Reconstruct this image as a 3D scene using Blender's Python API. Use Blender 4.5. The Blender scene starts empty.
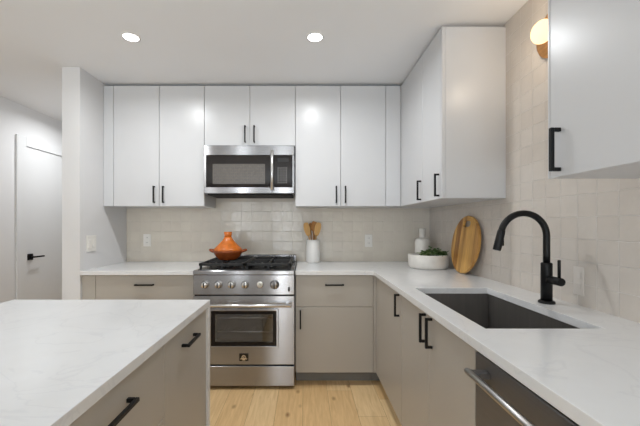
import bpy, bmesh, math, random
from mathutils import Vector, Matrix
random.seed(7)
C = bpy.context.scene.collection
PI = math.pi

# ---------------- camera, world, light, exposure ----------------
CAMZ = 1.233
FPX = 335.0
cd = bpy.data.cameras.new('camera'); cam = bpy.data.objects.new('camera', cd); C.objects.link(cam)
cam.location = (0, 0, CAMZ); cam.rotation_euler = (PI/2, 0, 0)
cd.sensor_width = 36.0; cd.lens = FPX/640*36.0
cd.shift_x = 15/640; cd.shift_y = 12/640; cd.clip_start = 0.02
bpy.context.scene.camera = cam

w = bpy.data.worlds.new('world'); bpy.context.scene.world = w; w.use_nodes = True
w.node_tree.nodes['Background'].inputs['Color'].default_value = (0.80, 0.88, 1.0, 1)
w.node_tree.nodes['Background'].inputs['Strength'].default_value = 1.0

vs = bpy.context.scene.view_settings
vs.view_transform = 'Standard'; vs.look = 'None'; vs.gamma = 1; vs.exposure = -0.16; vs.use_curve_mapping = False

CEIL = 2.43
DOWN_P = 9.5        # each ceiling downlight
def area(name, loc, rot, sx, sy, p, col):
    l = bpy.data.lights.new(name, 'AREA'); l.shape = 'RECTANGLE'; l.size = sx; l.size_y = sy
    l.energy = p; l.color = col
    o = bpy.data.objects.new(name, l); C.objects.link(o); o.location = loc; o.rotation_euler = rot
    return o
# daylight through unseen windows added behind the camera; last two match streaks in steel
WIN = [(-2.55, -2.05, 0.3, 2.1), (-1.86, -1.70, 0.1, 2.3), (-0.78, -0.46, 0.3, 2.15)]
WIN_P = [2.0, 210.0, 60.0]     # watts per square metre of glass
for i, (x0, x1, z0, z1) in enumerate(WIN):
    area('window_daylight', ((x0+x1)/2, -4.10, (z0+z1)/2), (PI/2, 0, 0), x1-x0, z1-z0, WIN_P[i]*(x1-x0)*(z1-z0), (0.90, 0.96, 1.0))

# added fill, out of view: broad area light behind the camera, aimed up at the ceiling
area('added_bounce_fill', (-0.1, -2.75, 0.5), (PI, 0, 0), 2.6, 2.0, 160.0, (0.80, 0.91, 1.0))

# ---------------- materials ----------------
def lin(c):
    r = []
    for v in c:
        v = v/255.0
        r.append(v/12.92 if v <= 0.04045 else ((v+0.055)/1.055)**2.4)
    return (r[0], r[1], r[2], 1)

def mat(name, rgb, rough=0.5, metal=0.0, var=0.0, vscale=8.0, bump=0.0, bscale=40.0, coat=0.0, stretch=None, spec=0.5):
    m = bpy.data.materials.new(name); m.use_nodes = True
    nt = m.node_tree; n = nt.nodes; l = nt.links; b = n['Principled BSDF']
    b.inputs['Base Color'].default_value = lin(rgb)
    b.inputs['Roughness'].default_value = rough; b.inputs['Metallic'].default_value = metal
    b.inputs['Specular IOR Level'].default_value = spec
    if coat: b.inputs['Coat Weight'].default_value = coat; b.inputs['Coat Roughness'].default_value = 0.08
    tc = n.new('ShaderNodeTexCoord'); mp = n.new('ShaderNodeMapping')
    l.new(tc.outputs['Object'], mp.inputs['Vector'])
    if stretch: mp.inputs['Scale'].default_value = stretch
    if var:
        no = n.new('ShaderNodeTexNoise'); no.inputs['Scale'].default_value = vscale; no.inputs['Detail'].default_value = 4
        l.new(mp.outputs['Vector'], no.inputs['Vector'])
        cr = n.new('ShaderNodeValToRGB')
        c = lin(rgb)
        cr.color_ramp.elements[0].position = 0.3; cr.color_ramp.elements[1].position = 0.7
        cr.color_ramp.elements[0].color = (c[0]*(1-var), c[1]*(1-var), c[2]*(1-var), 1)
        cr.color_ramp.elements[1].color = (min(1, c[0]*(1+var)), min(1, c[1]*(1+var)), min(1, c[2]*(1+var)), 1)
        l.new(no.outputs['Fac'], cr.inputs['Fac']); l.new(cr.outputs['Color'], b.inputs['Base Color'])
    if bump:
        no = n.new('ShaderNodeTexNoise'); no.inputs['Scale'].default_value = bscale; no.inputs['Detail'].default_value = 3
        l.new(mp.outputs['Vector'], no.inputs['Vector'])
        bu = n.new('ShaderNodeBump'); bu.inputs['Strength'].default_value = bump; bu.inputs['Distance'].default_value = 0.002
        l.new(no.outputs['Fac'], bu.inputs['Height']); l.new(bu.outputs['Normal'], b.inputs['Normal'])
    return m

def steel(name, rgb, rough, axis):
    # brushed steel: fine streaks along one axis
    st = {'x': (1.5, 300, 300), 'z': (300, 300, 1.5), 'y': (300, 1.5, 300)}[axis]
    m = mat(name, rgb, rough, 1.0, var=0.05, vscale=1.0, stretch=st)
    n = m.node_tree.nodes; b = n['Principled BSDF']
    tg = n.new('ShaderNodeTangent'); tg.direction_type = 'RADIAL'; tg.axis = 'Z'
    m.node_tree.links.new(tg.outputs[0], b.inputs['Tangent'])
    b.inputs['Anisotropic'].default_value = 1.0; b.inputs['Anisotropic Rotation'].default_value = 0.0 if axis == 'z' else 0.25
    return m

def emis(name, rgb, strength):
    m = bpy.data.materials.new(name); m.use_nodes = True
    b = m.node_tree.nodes['Principled BSDF']
    b.inputs['Base Color'].default_value = lin(rgb)
    b.inputs['Emission Color'].default_value = lin(rgb); b.inputs['Emission Strength'].default_value = strength
    return m

def zellige(name, ca, cb, mortar, swap):
    m = bpy.data.materials.new(name); m.use_nodes = True
    nt = m.node_tree; n = nt.nodes; l = nt.links; b = n['Principled BSDF']
    tc = n.new('ShaderNodeTexCoord'); sp = n.new('ShaderNodeSeparateXYZ'); cb_ = n.new('ShaderNodeCombineXYZ')
    l.new(tc.outputs['Object'], sp.inputs[0])
    l.new(sp.outputs['Y' if swap else 'X'], cb_.inputs['X']); l.new(sp.outputs['Z'], cb_.inputs['Y'])
    off = n.new('ShaderNodeVectorMath'); off.operation = 'ADD'; off.inputs[1].default_value = (5.04, -0.885+0.0, 0)
    if swap: off.inputs[1].default_value = (5.0-0.0*1, -0.885, 0)
    l.new(cb_.outputs[0], off.inputs[0])
    nw = n.new('ShaderNodeTexNoise'); nw.inputs['Scale'].default_value = 14; nw.inputs['Detail'].default_value = 1
    l.new(off.outputs[0], nw.inputs['Vector'])
    ws = n.new('ShaderNodeVectorMath'); ws.operation = 'MULTIPLY_ADD'
    ws.inputs[1].default_value = (0.006, 0.006, 0); l.new(nw.outputs['Color'], ws.inputs[0]); l.new(off.outputs[0], ws.inputs[2])
    br = n.new('ShaderNodeTexBrick'); br.offset = 0.0; br.squash = 1.0
    br.inputs['Scale'].default_value = 1.0; br.inputs['Brick Width'].default_value = 0.0965; br.inputs['Row Height'].default_value = 0.0965
    br.inputs['Mortar Size'].default_value = 0.0020; br.inputs['Mortar Smooth'].default_value = 0.5
    br.inputs['Color1'].default_value = lin(ca); br.inputs['Color2'].default_value = lin(cb); br.inputs['Mortar'].default_value = lin(mortar)
    l.new(ws.outputs[0], br.inputs['Vector'])
    no = n.new('ShaderNodeTexNoise'); no.inputs['Scale'].default_value = 9; no.inputs['Detail'].default_value = 3
    l.new(off.outputs[0], no.inputs['Vector'])
    mx = n.new('ShaderNodeMixRGB'); mx.blend_type = 'MULTIPLY'; mx.inputs['Fac'].default_value = 0.12
    l.new(br.outputs['Color'], mx.inputs['Color1']); l.new(no.outputs['Fac'], mx.inputs['Color2'])
    l.new(mx.outputs['Color'], b.inputs['Base Color'])
    # each tile hand made: own tilt and a wavy face
    sc = n.new('ShaderNodeVectorMath'); sc.operation = 'SCALE'; sc.inputs['Scale'].default_value = 1/0.0965
    l.new(ws.outputs[0], sc.inputs[0])
    fl = n.new('ShaderNodeVectorMath'); fl.operation = 'FLOOR'; l.new(sc.outputs[0], fl.inputs[0])
    fr = n.new('ShaderNodeVectorMath'); fr.operation = 'FRACTION'; l.new(sc.outputs[0], fr.inputs[0])
    wn = n.new('ShaderNodeTexWhiteNoise'); wn.noise_dimensions = '3D'; l.new(fl.outputs[0], wn.inputs['Vector'])
    sb = n.new('ShaderNodeVectorMath'); sb.operation = 'SUBTRACT'; sb.inputs[1].default_value = (0.5, 0.5, 0.5)
    l.new(wn.outputs['Color'], sb.inputs[0])
    dt = n.new('ShaderNodeVectorMath'); dt.operation = 'DOT_PRODUCT'; l.new(sb.outputs[0], dt.inputs[0]); l.new(fr.outputs[0], dt.inputs[1])
    n2 = n.new('ShaderNodeTexNoise'); n2.inputs['Scale'].default_value = 22; n2.inputs['Detail'].default_value = 2
    l.new(off.outputs[0], n2.inputs['Vector'])
    a1 = n.new('ShaderNodeMath'); a1.operation = 'MULTIPLY_ADD'; a1.inputs[1].default_value = 0.9
    l.new(n2.outputs['Fac'], a1.inputs[0]); l.new(dt.outputs['Value'], a1.inputs[2])
    a2 = n.new('ShaderNodeMath'); a2.operation = 'MULTIPLY_ADD'; a2.inputs[1].default_value = -0.75 if swap else -0.4
    l.new(br.outputs['Fac'], a2.inputs[0]); l.new(a1.outputs[0], a2.inputs[2])
    bu = n.new('ShaderNodeBump'); bu.inputs['Strength'].default_value = 0.8; bu.inputs['Distance'].default_value = 0.0030
    l.new(a2.outputs[0], bu.inputs['Height']); l.new(bu.outputs['Normal'], b.inputs['Normal'])
    b.inputs['Roughness'].default_value = 0.16
    return m

def floorwood():
    m = bpy.data.materials.new('oak_planks'); m.use_nodes = True
    nt = m.node_tree; n = nt.nodes; l = nt.links; b = n['Principled BSDF']
    tc = n.new('ShaderNodeTexCoord'); sp = n.new('ShaderNodeSeparateXYZ'); cb_ = n.new('ShaderNodeCombineXYZ')
    l.new(tc.outputs['Object'], sp.inputs[0]); l.new(sp.outputs['Y'], cb_.inputs['X']); l.new(sp.outputs['X'], cb_.inputs['Y'])
    off = n.new('ShaderNodeVectorMath'); off.operation = 'ADD'; off.inputs[1].default_value = (6.1, 5.055, 0); l.new(cb_.outputs[0], off.inputs[0])
    s2 = n.new('ShaderNodeSeparateXYZ'); l.new(off.outputs[0], s2.inputs[0])
    dv = n.new('ShaderNodeMath'); dv.operation = 'DIVIDE'; dv.inputs[1].default_value = 0.18; l.new(s2.outputs['Y'], dv.inputs[0])
    rf_ = n.new('ShaderNodeMath'); rf_.operation = 'FLOOR'; l.new(dv.outputs[0], rf_.inputs[0])
    rw = n.new('ShaderNodeTexWhiteNoise'); rw.noise_dimensions = '1D'; l.new(rf_.outputs[0], rw.inputs['W'])
    ma = n.new('ShaderNodeMath'); ma.operation = 'MULTIPLY_ADD'; ma.inputs[1].default_value = 1.9; l.new(rw.outputs['Value'], ma.inputs[0]); l.new(s2.outputs['X'], ma.inputs[2])
    c3 = n.new('ShaderNodeCombineXYZ'); l.new(ma.outputs[0], c3.inputs['X']); l.new(s2.outputs['Y'], c3.inputs['Y']); off = c3
    br = n.new('ShaderNodeTexBrick'); br.offset = 0.0; br.inputs['Scale'].default_value = 1
    br.inputs['Brick Width'].default_value = 1.9; br.inputs['Row Height'].default_value = 0.18
    br.inputs['Mortar Size'].default_value = 0.001; br.inputs['Mortar Smooth'].default_value = 0.2
    br.inputs['Color1'].default_value = lin((246, 215, 166)); br.inputs['Color2'].default_value = lin((232, 194, 140)); br.inputs['Mortar'].default_value = lin((160, 120, 78))
    l.new(off.outputs[0], br.inputs['Vector'])
    mp = n.new('ShaderNodeMapping'); mp.inputs['Scale'].default_value = (2.2, 26, 1); l.new(off.outputs[0], mp.inputs['Vector'])
    no = n.new('ShaderNodeTexNoise'); no.inputs['Scale'].default_value = 2.2; no.inputs['Detail'].default_value = 6; no.inputs['Distortion'].default_value = 0.8
    l.new(mp.outputs[0], no.inputs['Vector'])
    cr = n.new('ShaderNodeValToRGB'); cr.color_ramp.elements[0].position = 0.3; cr.color_ramp.elements[1].position = 0.72
    cr.color_ramp.elements[0].color = (0.76, 0.69, 0.60, 1); cr.color_ramp.elements[1].color = (1, 1, 1, 1)
    l.new(no.outputs['Fac'], cr.inputs['Fac'])
    mx = n.new('ShaderNodeMixRGB'); mx.blend_type = 'MULTIPLY'; mx.inputs['Fac'].default_value = 0.75
    l.new(br.outputs['Color'], mx.inputs['Color1']); l.new(cr.outputs['Color'], mx.inputs['Color2'])
    # knots
    mk = n.new('ShaderNodeMapping'); mk.inputs['Scale'].default_value = (4.2, 8.0, 1); l.new(off.outputs[0], mk.inputs['Vector'])
    vo = n.new('ShaderNodeTexVoronoi'); vo.inputs['Scale'].default_value = 1.0; vo.inputs['Randomness'].default_value = 1.0; l.new(mk.outputs[0], vo.inputs['Vector'])
    ck = n.new('ShaderNodeValToRGB'); ck.color_ramp.elements[0].position = 0.02; ck.color_ramp.elements[1].position = 0.16
    ck.color_ramp.elements[0].color = (0.34, 0.21, 0.11, 1); ck.color_ramp.elements[1].color = (1, 1, 1, 1)
    l.new(vo.outputs['Distance'], ck.inputs['Fac'])
    m2 = n.new('ShaderNodeMixRGB'); m2.blend_type = 'MULTIPLY'; m2.inputs['Fac'].default_value = 0.9
    l.new(mx.outputs['Color'], m2.inputs['Color1']); l.new(ck.outputs['Color'], m2.inputs['Color2'])
    l.new(m2.outputs['Color'], b.inputs['Base Color'])
    b.inputs['Roughness'].default_value = 0.45
    return m

def quartz():
    m = bpy.data.materials.new('white_quartz'); m.use_nodes = True
    nt = m.node_tree; n = nt.nodes; l = nt.links; b = n['Principled BSDF']
    tc = n.new('ShaderNodeTexCoord')
    no = n.new('ShaderNodeTexNoise'); no.inputs['Scale'].default_value = 2.5; no.inputs['Detail'].default_value = 8; no.inputs['Distortion'].default_value = 1.6
    l.new(tc.outputs['Object'], no.inputs['Vector'])
    cr = n.new('ShaderNodeValToRGB'); e = cr.color_ramp.elements
    base = lin((229, 229, 229)); vein = lin((223, 223, 224))
    e[0].position = 0.485; e[0].color = base; e[1].position = 0.515; e[1].color = base
    x = e.new(0.5); x.color = vein
    l.new(no.outputs['Fac'], cr.inputs['Fac'])
    n2 = n.new('ShaderNodeTexNoise'); n2.inputs['Scale'].default_value = 14; n2.inputs['Detail'].default_value = 5
    l.new(tc.outputs['Object'], n2.inputs['Vector'])
    c2 = n.new('ShaderNodeValToRGB'); c2.color_ramp.elements[0].position = 0.3; c2.color_ramp.elements[1].position = 0.6
    c2.color_ramp.elements[0].color = (0.975, 0.975, 0.975, 1); c2.color_ramp.elements[1].color = (1, 1, 1, 1)
    l.new(n2.outputs['Fac'], c2.inputs['Fac'])
    mx = n.new('ShaderNodeMixRGB'); mx.blend_type = 'MULTIPLY'; mx.inputs['Fac'].default_value = 1
    l.new(cr.outputs['Color'], mx.inputs['Color1']); l.new(c2.outputs['Color'], mx.inputs['Color2'])
    l.new(mx.outputs['Color'], b.inputs['Base Color'])
    b.inputs['Roughness'].default_value = 0.13
    return m

def stripwood(name, ca, cb, strips):
    # boards glued side by side along local Y
    m = bpy.data.materials.new(name); m.use_nodes = True
    nt = m.node_tree; n = nt.nodes; l = nt.links; b = n['Principled BSDF']
    tc = n.new('ShaderNodeTexCoord'); sp = n.new('ShaderNodeSeparateXYZ'); l.new(tc.outputs['Object'], sp.inputs[0])
    mu = n.new('ShaderNodeMath'); mu.operation = 'MULTIPLY'; mu.inputs[1].default_value = strips; l.new(sp.outputs['Y'], mu.inputs[0])
    fl = n.new('ShaderNodeMath'); fl.operation = 'FLOOR'; l.new(mu.outputs[0], fl.inputs[0])
    wn = n.new('ShaderNodeTexWhiteNoise'); wn.noise_dimensions = '1D'; l.new(fl.outputs[0], wn.inputs['W'])
    mx = n.new('ShaderNodeMixRGB'); mx.inputs['Color1'].default_value = lin(ca); mx.inputs['Color2'].default_value = lin(cb)
    l.new(wn.outputs['Value'], mx.inputs['Fac'])
    mp = n.new('ShaderNodeMapping'); mp.inputs['Scale'].default_value = (20, 60, 5); l.new(tc.outputs['Object'], mp.inputs['Vector'])
    no = n.new('ShaderNodeTexNoise'); no.inputs['Scale'].default_value = 1; no.inputs['Detail'].default_value = 4; l.new(mp.outputs[0], no.inputs['Vector'])
    cr = n.new('ShaderNodeValToRGB'); cr.color_ramp.elements[0].position = 0.3; cr.color_ramp.elements[1].position = 0.65
    cr.color_ramp.elements[0].color = (0.62, 0.5, 0.38, 1); cr.color_ramp.elements[1].color = (1, 1, 1, 1); l.new(no.outputs['Fac'], cr.inputs['Fac'])
    m2 = n.new('ShaderNodeMixRGB'); m2.blend_type = 'MULTIPLY'; m2.inputs['Fac'].default_value = 0.8
    l.new(mx.outputs[0], m2.inputs['Color1']); l.new(cr.outputs['Color'], m2.inputs['Color2'])
    l.new(m2.outputs[0], b.inputs['Base Color']); b.inputs['Roughness'].default_value = 0.4
    return m

def clear_glass():
    m = bpy.data.materials.new('oven_glass'); m.use_nodes = True
    nt = m.node_tree; n = nt.nodes; l = nt.links
    out = n['Material Output']
    tr = n.new('ShaderNodeBsdfTransparent'); tr.inputs['Color'].default_value = (0.82, 0.82, 0.82, 1)
    gl = n.new('ShaderNodeBsdfGlossy'); gl.inputs['Roughness'].default_value = 0.04; gl.inputs['Color'].default_value = (0.9, 0.9, 0.9, 1)
    mi = n.new('ShaderNodeMixShader'); mi.inputs['Fac'].default_value = 0.12
    l.new(tr.outputs[0], mi.inputs[1]); l.new(gl.outputs[0], mi.inputs[2]); l.new(mi.outputs[0], out.inputs['Surface'])
    return m

M = {}
M['wall'] = mat('wall_paint', (221, 220, 220), 0.7, var=0.01, vscale=3, bump=0.05, bscale=120)
M['wall_far'] = mat('darkened_wall_paint', (128, 126, 123), 0.7, var=0.01, vscale=3)  # unseen front wall, made darker to cut fill and contrast steel reflections
M['ceiling'] = mat('ceiling_paint', (234, 235, 237), 0.8, var=0.01, vscale=2)
M['trim'] = mat('trim_paint', (220, 220, 220), 0.4, var=0.008, vscale=4)
M['cab'] = mat('white_lacquer', (205, 205, 206), 0.30, var=0.006, vscale=3)
M['cabin'] = mat('cabinet_underside', (214, 214, 212), 0.45, var=0.01, vscale=5)
M['greige'] = mat('greige_lacquer', (177, 171, 162), 0.38, var=0.01, vscale=3)
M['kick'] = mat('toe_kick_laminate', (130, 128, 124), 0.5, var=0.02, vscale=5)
M['quartz'] = quartz()
M['floor'] = floorwood()
M['tile_back'] = zellige('zellige_back', (227, 219, 205), (223, 214, 201), (229, 222, 210), False)
M['tile_right'] = zellige('zellige_right', (219, 211, 202), (216, 207, 197), (232, 226, 219), True)
M['steel_x'] = steel('brushed_steel_across', (158, 157, 158), 0.24, 'x')
M['steel_y'] = steel('brushed_steel_along', (186, 185, 184), 0.30, 'y')
M['steel_dark'] = mat('dark_brushed_steel', (108, 107, 108), 0.36, 0.55, var=0.05, vscale=1.0, stretch=(200, 1.5, 200))
M['sink'] = mat('sink_steel', (124, 120, 116), 0.42, 0.65, var=0.06, vscale=1.0, stretch=(60, 60, 1.5))
M['handle_steel'] = mat('satin_steel', (190, 189, 188), 0.33, 1.0, var=0.04, vscale=1.0, stretch=(200, 1.5, 200))
M['chrome'] = mat('polished_steel', (215, 214, 213), 0.24, 1.0, var=0.02, vscale=30)
M['black'] = mat('matte_black_metal', (12, 12, 13), 0.45, 0.0, spec=0.3, var=0.05, vscale=40)
M['iron'] = mat('cast_iron', (14, 14, 15), 0.5, 0.0, var=0.1, vscale=60, bump=0.2, bscale=200)
M['enamel'] = mat('black_enamel', (20, 19, 19), 0.25, var=0.05, vscale=20)
M['blackglass'] = mat('black_glass', (30, 25, 23), 0.06, var=0.03, vscale=10, spec=0.3)
M['mesh'] = mat('microwave_screen', (96, 90, 84), 0.25, 0.0, var=0.12, vscale=60)
M['screen_cell'] = mat('screen_cell', (64, 60, 57), 0.3, var=0.05, vscale=60)
M['keys'] = mat('keypad_print', (165, 160, 155), 0.5, var=0.02, vscale=50)
M['cavity'] = mat('oven_cavity', (120, 116, 112), 0.6, 0.2, var=0.06, vscale=10)
M['glass'] = clear_glass()
M['gap'] = mat('gasket_and_gap_shade', (18, 17, 17), 0.7, var=0.03, vscale=30)  # gaskets and holes, plus shade painted into gaps above the wall cabinets
M['plate'] = mat('outlet_plastic', (234, 231, 225), 0.35, var=0.005, vscale=30)
M['plate_beige'] = mat('outlet_plastic_beige', (226, 219, 211), 0.3, var=0.005, vscale=30)
M['terra'] = mat('glazed_terracotta', (204, 110, 38), 0.26, var=0.22, vscale=26, bump=0.08, bscale=60)
M['terra_dark'] = mat('brown_terracotta', (146, 70, 27), 0.26, var=0.25, vscale=26)
M['ceramic'] = mat('white_ceramic', (228, 226, 222), 0.28, var=0.01, vscale=20)
M['stone'] = mat('white_marble', (226, 222, 215), 0.4, var=0.06, vscale=18, bump=0.15, bscale=80)
M['soil'] = mat('potting_soil', (60, 46, 34), 0.9, var=0.3, vscale=90, bump=0.6, bscale=120)
M['leaf'] = mat('leaf_green', (78, 104, 56), 0.45, var=0.35, vscale=30)
M['leaf2'] = mat('leaf_light', (146, 160, 108), 0.45, var=0.25, vscale=30)
M['board'] = stripwood('acacia_strips', (230, 182, 102), (156, 102, 46), 30)
M['bamboo'] = mat('bamboo_wood', (206, 158, 88), 0.5, var=0.12, vscale=10, stretch=(8, 8, 1.5))
M['bamboo_dark'] = mat('olive_wood', (170, 116, 56), 0.5, var=0.18, vscale=10, stretch=(8, 8, 1.5))
M['brass'] = mat('warm_oak_plate', (206, 148, 82), 0.4, 0.35, var=0.14, vscale=14, stretch=(1, 1, 6))
M['globe'] = emis('opal_globe', (255, 226, 176), 1.5)
M['lens'] = emis('downlight_lens', (255, 252, 246), 14.0)
M['dial'] = mat('dial_face', (214, 210, 200), 0.3, var=0.02, vscale=60)

# ---------------- geometry helpers ----------------
def add_box(bm, x0, x1, y0, y1, z0, z1, bev=0.0012):
    if x1 < x0: x0, x1 = x1, x0
    if y1 < y0: y0, y1 = y1, y0
    if z1 < z0: z0, z1 = z1, z0
    vs_ = [bm.verts.new((x, y, z)) for z in (z0, z1) for (x, y) in ((x0, y0), (x1, y0), (x1, y1), (x0, y1))]
    f = [(0, 3, 2, 1), (4, 5, 6, 7), (0, 1, 5, 4), (1, 2, 6, 5), (2, 3, 7, 6), (3, 0, 4, 7)]
    fs = [bm.faces.new([vs_[i] for i in q]) for q in f]
    bev = min(bev, (x1-x0)*0.3, (y1-y0)*0.3, (z1-z0)*0.3)
    if bev > 0:
        es = list({e for q in fs for e in q.edges})
        bmesh.ops.bevel(bm, geom=es, offset=bev, segments=1, affect='EDGES', profile=0.5)
    return bm

def box(x0, x1, y0, y1, z0, z1, bev=0.0012):
    return add_box(bmesh.new(), x0, x1, y0, y1, z0, z1, bev)

def add_tube(bm, pts, r, seg=12, caps=True):
    """tube along points; r a number or list of radii"""
    pts = [Vector(p) for p in pts]; rings = []
    rr = r if isinstance(r, (list, tuple)) else [r]*len(pts)
    t0 = (pts[1]-pts[0]).normalized()
    up = Vector((0, 0, 1)) if abs(t0.z) < 0.9 else Vector((1, 0, 0))
    nrm = t0.cross(up).normalized()
    for i, p in enumerate(pts):
        if i == 0: t = t0
        elif i == len(pts)-1: t = (pts[i]-pts[i-1]).normalized()
        else:
            a = (pts[i]-pts[i-1]); b = (pts[i+1]-pts[i])
            t = a.normalized()+b.normalized(); t.normalize()
        nrm = (nrm - t*nrm.dot(t)).normalized(); bn = t.cross(nrm)
        rings.append([bm.verts.new(p + (nrm*math.cos(2*PI*k/seg) + bn*math.sin(2*PI*k/seg))*rr[i]) for k in range(seg)])
    for a, b in zip(rings, rings[1:]):
        for k in range(seg):
            f = bm.faces.new((a[k], a[(k+1) % seg], b[(k+1) % seg], b[k])); f.smooth = True
    if caps:
        bm.faces.new(list(reversed(rings[0]))); bm.faces.new(rings[-1])
    return bm
def tube(pts, r, seg=12): return add_tube(bmesh.new(), pts, r, seg)

def add_lathe(bm, prof, seg=32, c=(0, 0, 0), axis='z', smooth=True):
    """prof: (radius, height) pairs, closed on the axis where radius = 0"""
    c = Vector(c); rings = []
    def P(r, h, a):
        u, v = r*math.cos(a), r*math.sin(a)
        return c + (Vector((u, v, h)) if axis == 'z' else Vector((u, h, v)) if axis == 'y' else Vector((h, u, v)))
    for (r, h) in prof:
        if r <= 1e-6: rings.append([bm.verts.new(P(0, h, 0))])
        else: rings.append([bm.verts.new(P(r, h, 2*PI*k/seg)) for k in range(seg)])
    for a, b in zip(rings, rings[1:]):
        for k in range(seg):
            k2 = (k+1) % seg
            if len(a) == 1 and len(b) == 1: continue
            if len(a) == 1: vv = (a[0], b[k2], b[k])
            elif len(b) == 1: vv = (a[k], a[k2], b[0])
            else: vv = (a[k], a[k2], b[k2], b[k])
            f = bm.faces.new(vv); f.smooth = smooth
    return bm
def lathe(prof, seg=32, c=(0, 0, 0), axis='z'): return add_lathe(bmesh.new(), prof, seg, c, axis)
def disc(r, h0, h1, bev, c, axis='z', seg=32):
    return lathe([(0, h0), (r-bev, h0), (r, h0+bev), (r, h1-bev), (r-bev, h1), (0, h1)], seg, c, axis)

def slab(xs, ys, z0, z1, filled, bm=None):
    """one solid from grid cells (i,j) that are filled, with thickness z0..z1"""
    bm = bm or bmesh.new(); V = {}
    def v(i, j, z):
        if (i, j, z) not in V: V[(i, j, z)] = bm.verts.new((xs[i], ys[j], z))
        return V[(i, j, z)]
    nx, ny = len(xs)-1, len(ys)-1
    F = lambda i, j: 0 <= i < nx and 0 <= j < ny and (i, j) in filled
    for i in range(nx):
        for j in range(ny):
            if not F(i, j): continue
            bm.faces.new((v(i, j, z1), v(i+1, j, z1), v(i+1, j+1, z1), v(i, j+1, z1)))
            bm.faces.new((v(i, j, z0), v(i, j+1, z0), v(i+1, j+1, z0), v(i+1, j, z0)))
            if not F(i-1, j): bm.faces.new((v(i, j, z0), v(i, j, z1), v(i, j+1, z1), v(i, j+1, z0)))
            if not F(i+1, j): bm.faces.new((v(i+1, j, z0), v(i+1, j+1, z0), v(i+1, j+1, z1), v(i+1, j, z1)))
            if not F(i, j-1): bm.faces.new((v(i, j, z0), v(i+1, j, z0), v(i+1, j, z1), v(i, j, z1)))
            if not F(i, j+1): bm.faces.new((v(i, j+1, z0), v(i, j+1, z1), v(i+1, j+1, z1), v(i+1, j+1, z0)))
    return bm

def wloc(o):
    v = Vector((0, 0, 0))
    while o is not None: v += Vector(o.location); o = o.parent
    return v
def obj(name, bm, m, parent=None, local=False, mods=None):
    """link a bmesh given in world coordinates (or local) as ONE mesh object"""
    bmesh.ops.recalc_face_normals(bm, faces=bm.faces[:])
    if parent is not None and not local:
        bmesh.ops.translate(bm, verts=bm.verts[:], vec=-wloc(parent))
    me = bpy.data.meshes.new(name); bm.to_mesh(me); bm.free()
    me.materials.append(m if not isinstance(m, str) else M[m])
    o = bpy.data.objects.new(name, me); C.objects.link(o)
    if parent is not None: o.parent = parent
    return o
def rooted(name, bm, m, loc):
    """top-level single mesh whose origin is at loc"""
    bmesh.ops.translate(bm, verts=bm.verts[:], vec=-Vector(loc))
    o = obj(name, bm, m); o.location = loc; return o
def thing(name, label, cat, loc, group=None):
    o = bpy.data.objects.new(name, None); C.objects.link(o); o.empty_display_size = 0.1
    o.location = loc; tag(o, label, cat, group); return o
def tag(o, label, cat, group=None):
    o['label'] = label; o['category'] = cat
    if group: o['group'] = group
    return o
def struct(name, bm, m, parent=None):
    o = obj(name, bm, m, parent); o['kind'] = 'structure'; return o
def edge_bevel(o, wd, seg=2):
    md = o.modifiers.new('bevel', 'BEVEL'); md.width = wd; md.segments = seg; md.limit_method = 'ANGLE'; md.angle_limit = math.radians(40)
    return o

def pull(parent, along, p, normal, length=0.135, t=0.011, so=0.030):
    """black bar pull; p = centre on the door face; along 'x','y','z'; normal = unit outward vector"""
    n_ = Vector(normal); p = Vector(p); d = {'x': Vector((1, 0, 0)), 'y': Vector((0, 1, 0)), 'z': Vector((0, 0, 1))}[along]
    s = n_.cross(d)
    bm = bmesh.new()
    def bb(c, hd, hn, hs):
        e = d*hd + n_*hn + s*hs
        e = Vector((abs(e.x), abs(e.y), abs(e.z)))
        add_box(bm, c.x-e.x, c.x+e.x, c.y-e.y, c.y+e.y, c.z-e.z, c.z+e.z, 0.0015)
    bb(p+n_*(so-t/2), length/2, t/2, t/2)
    for q in (-1, 1): bb(p+d*q*(length/2-t/2)+n_*((so-t)/2), t/2, (so-t)/2, t/2)
    return obj('handle', bm, 'black', parent)

# ---------------- the room ----------------
YB, XR, XL = 3.2, 1.19, -2.817
XS = -1.705      # kitchen side of the partition
struct('floor', box(XL-.1, XR+.1, -4.05, 6.1, -0.05, 0, 0), 'floor')
struct('ceiling', box(XL-.1, XR+.1, -4.05, 6.1, CEIL, CEIL+0.05, 0), 'ceiling')
struct('wall_right', box(XR, XR+0.1, -4.0, YB+0.1, 0, CEIL, 0), 'tile_right')
struct('wall_back', box(XS, XR, YB, YB+0.1, 0, CEIL, 0), 'tile_back')
struct('wall_partition', box(XS-0.137, XS, 2.539, 6.0, 0, CEIL, 0), 'wall')
struct('wall_left', box(XL-0.1, XL, -4.0, 6.0, 0, CEIL, 0), 'wall')
struct('wall_hall', box(XL, XS-0.137, 6.0, 6.1, 0, CEIL, 0), 'wall')
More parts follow.
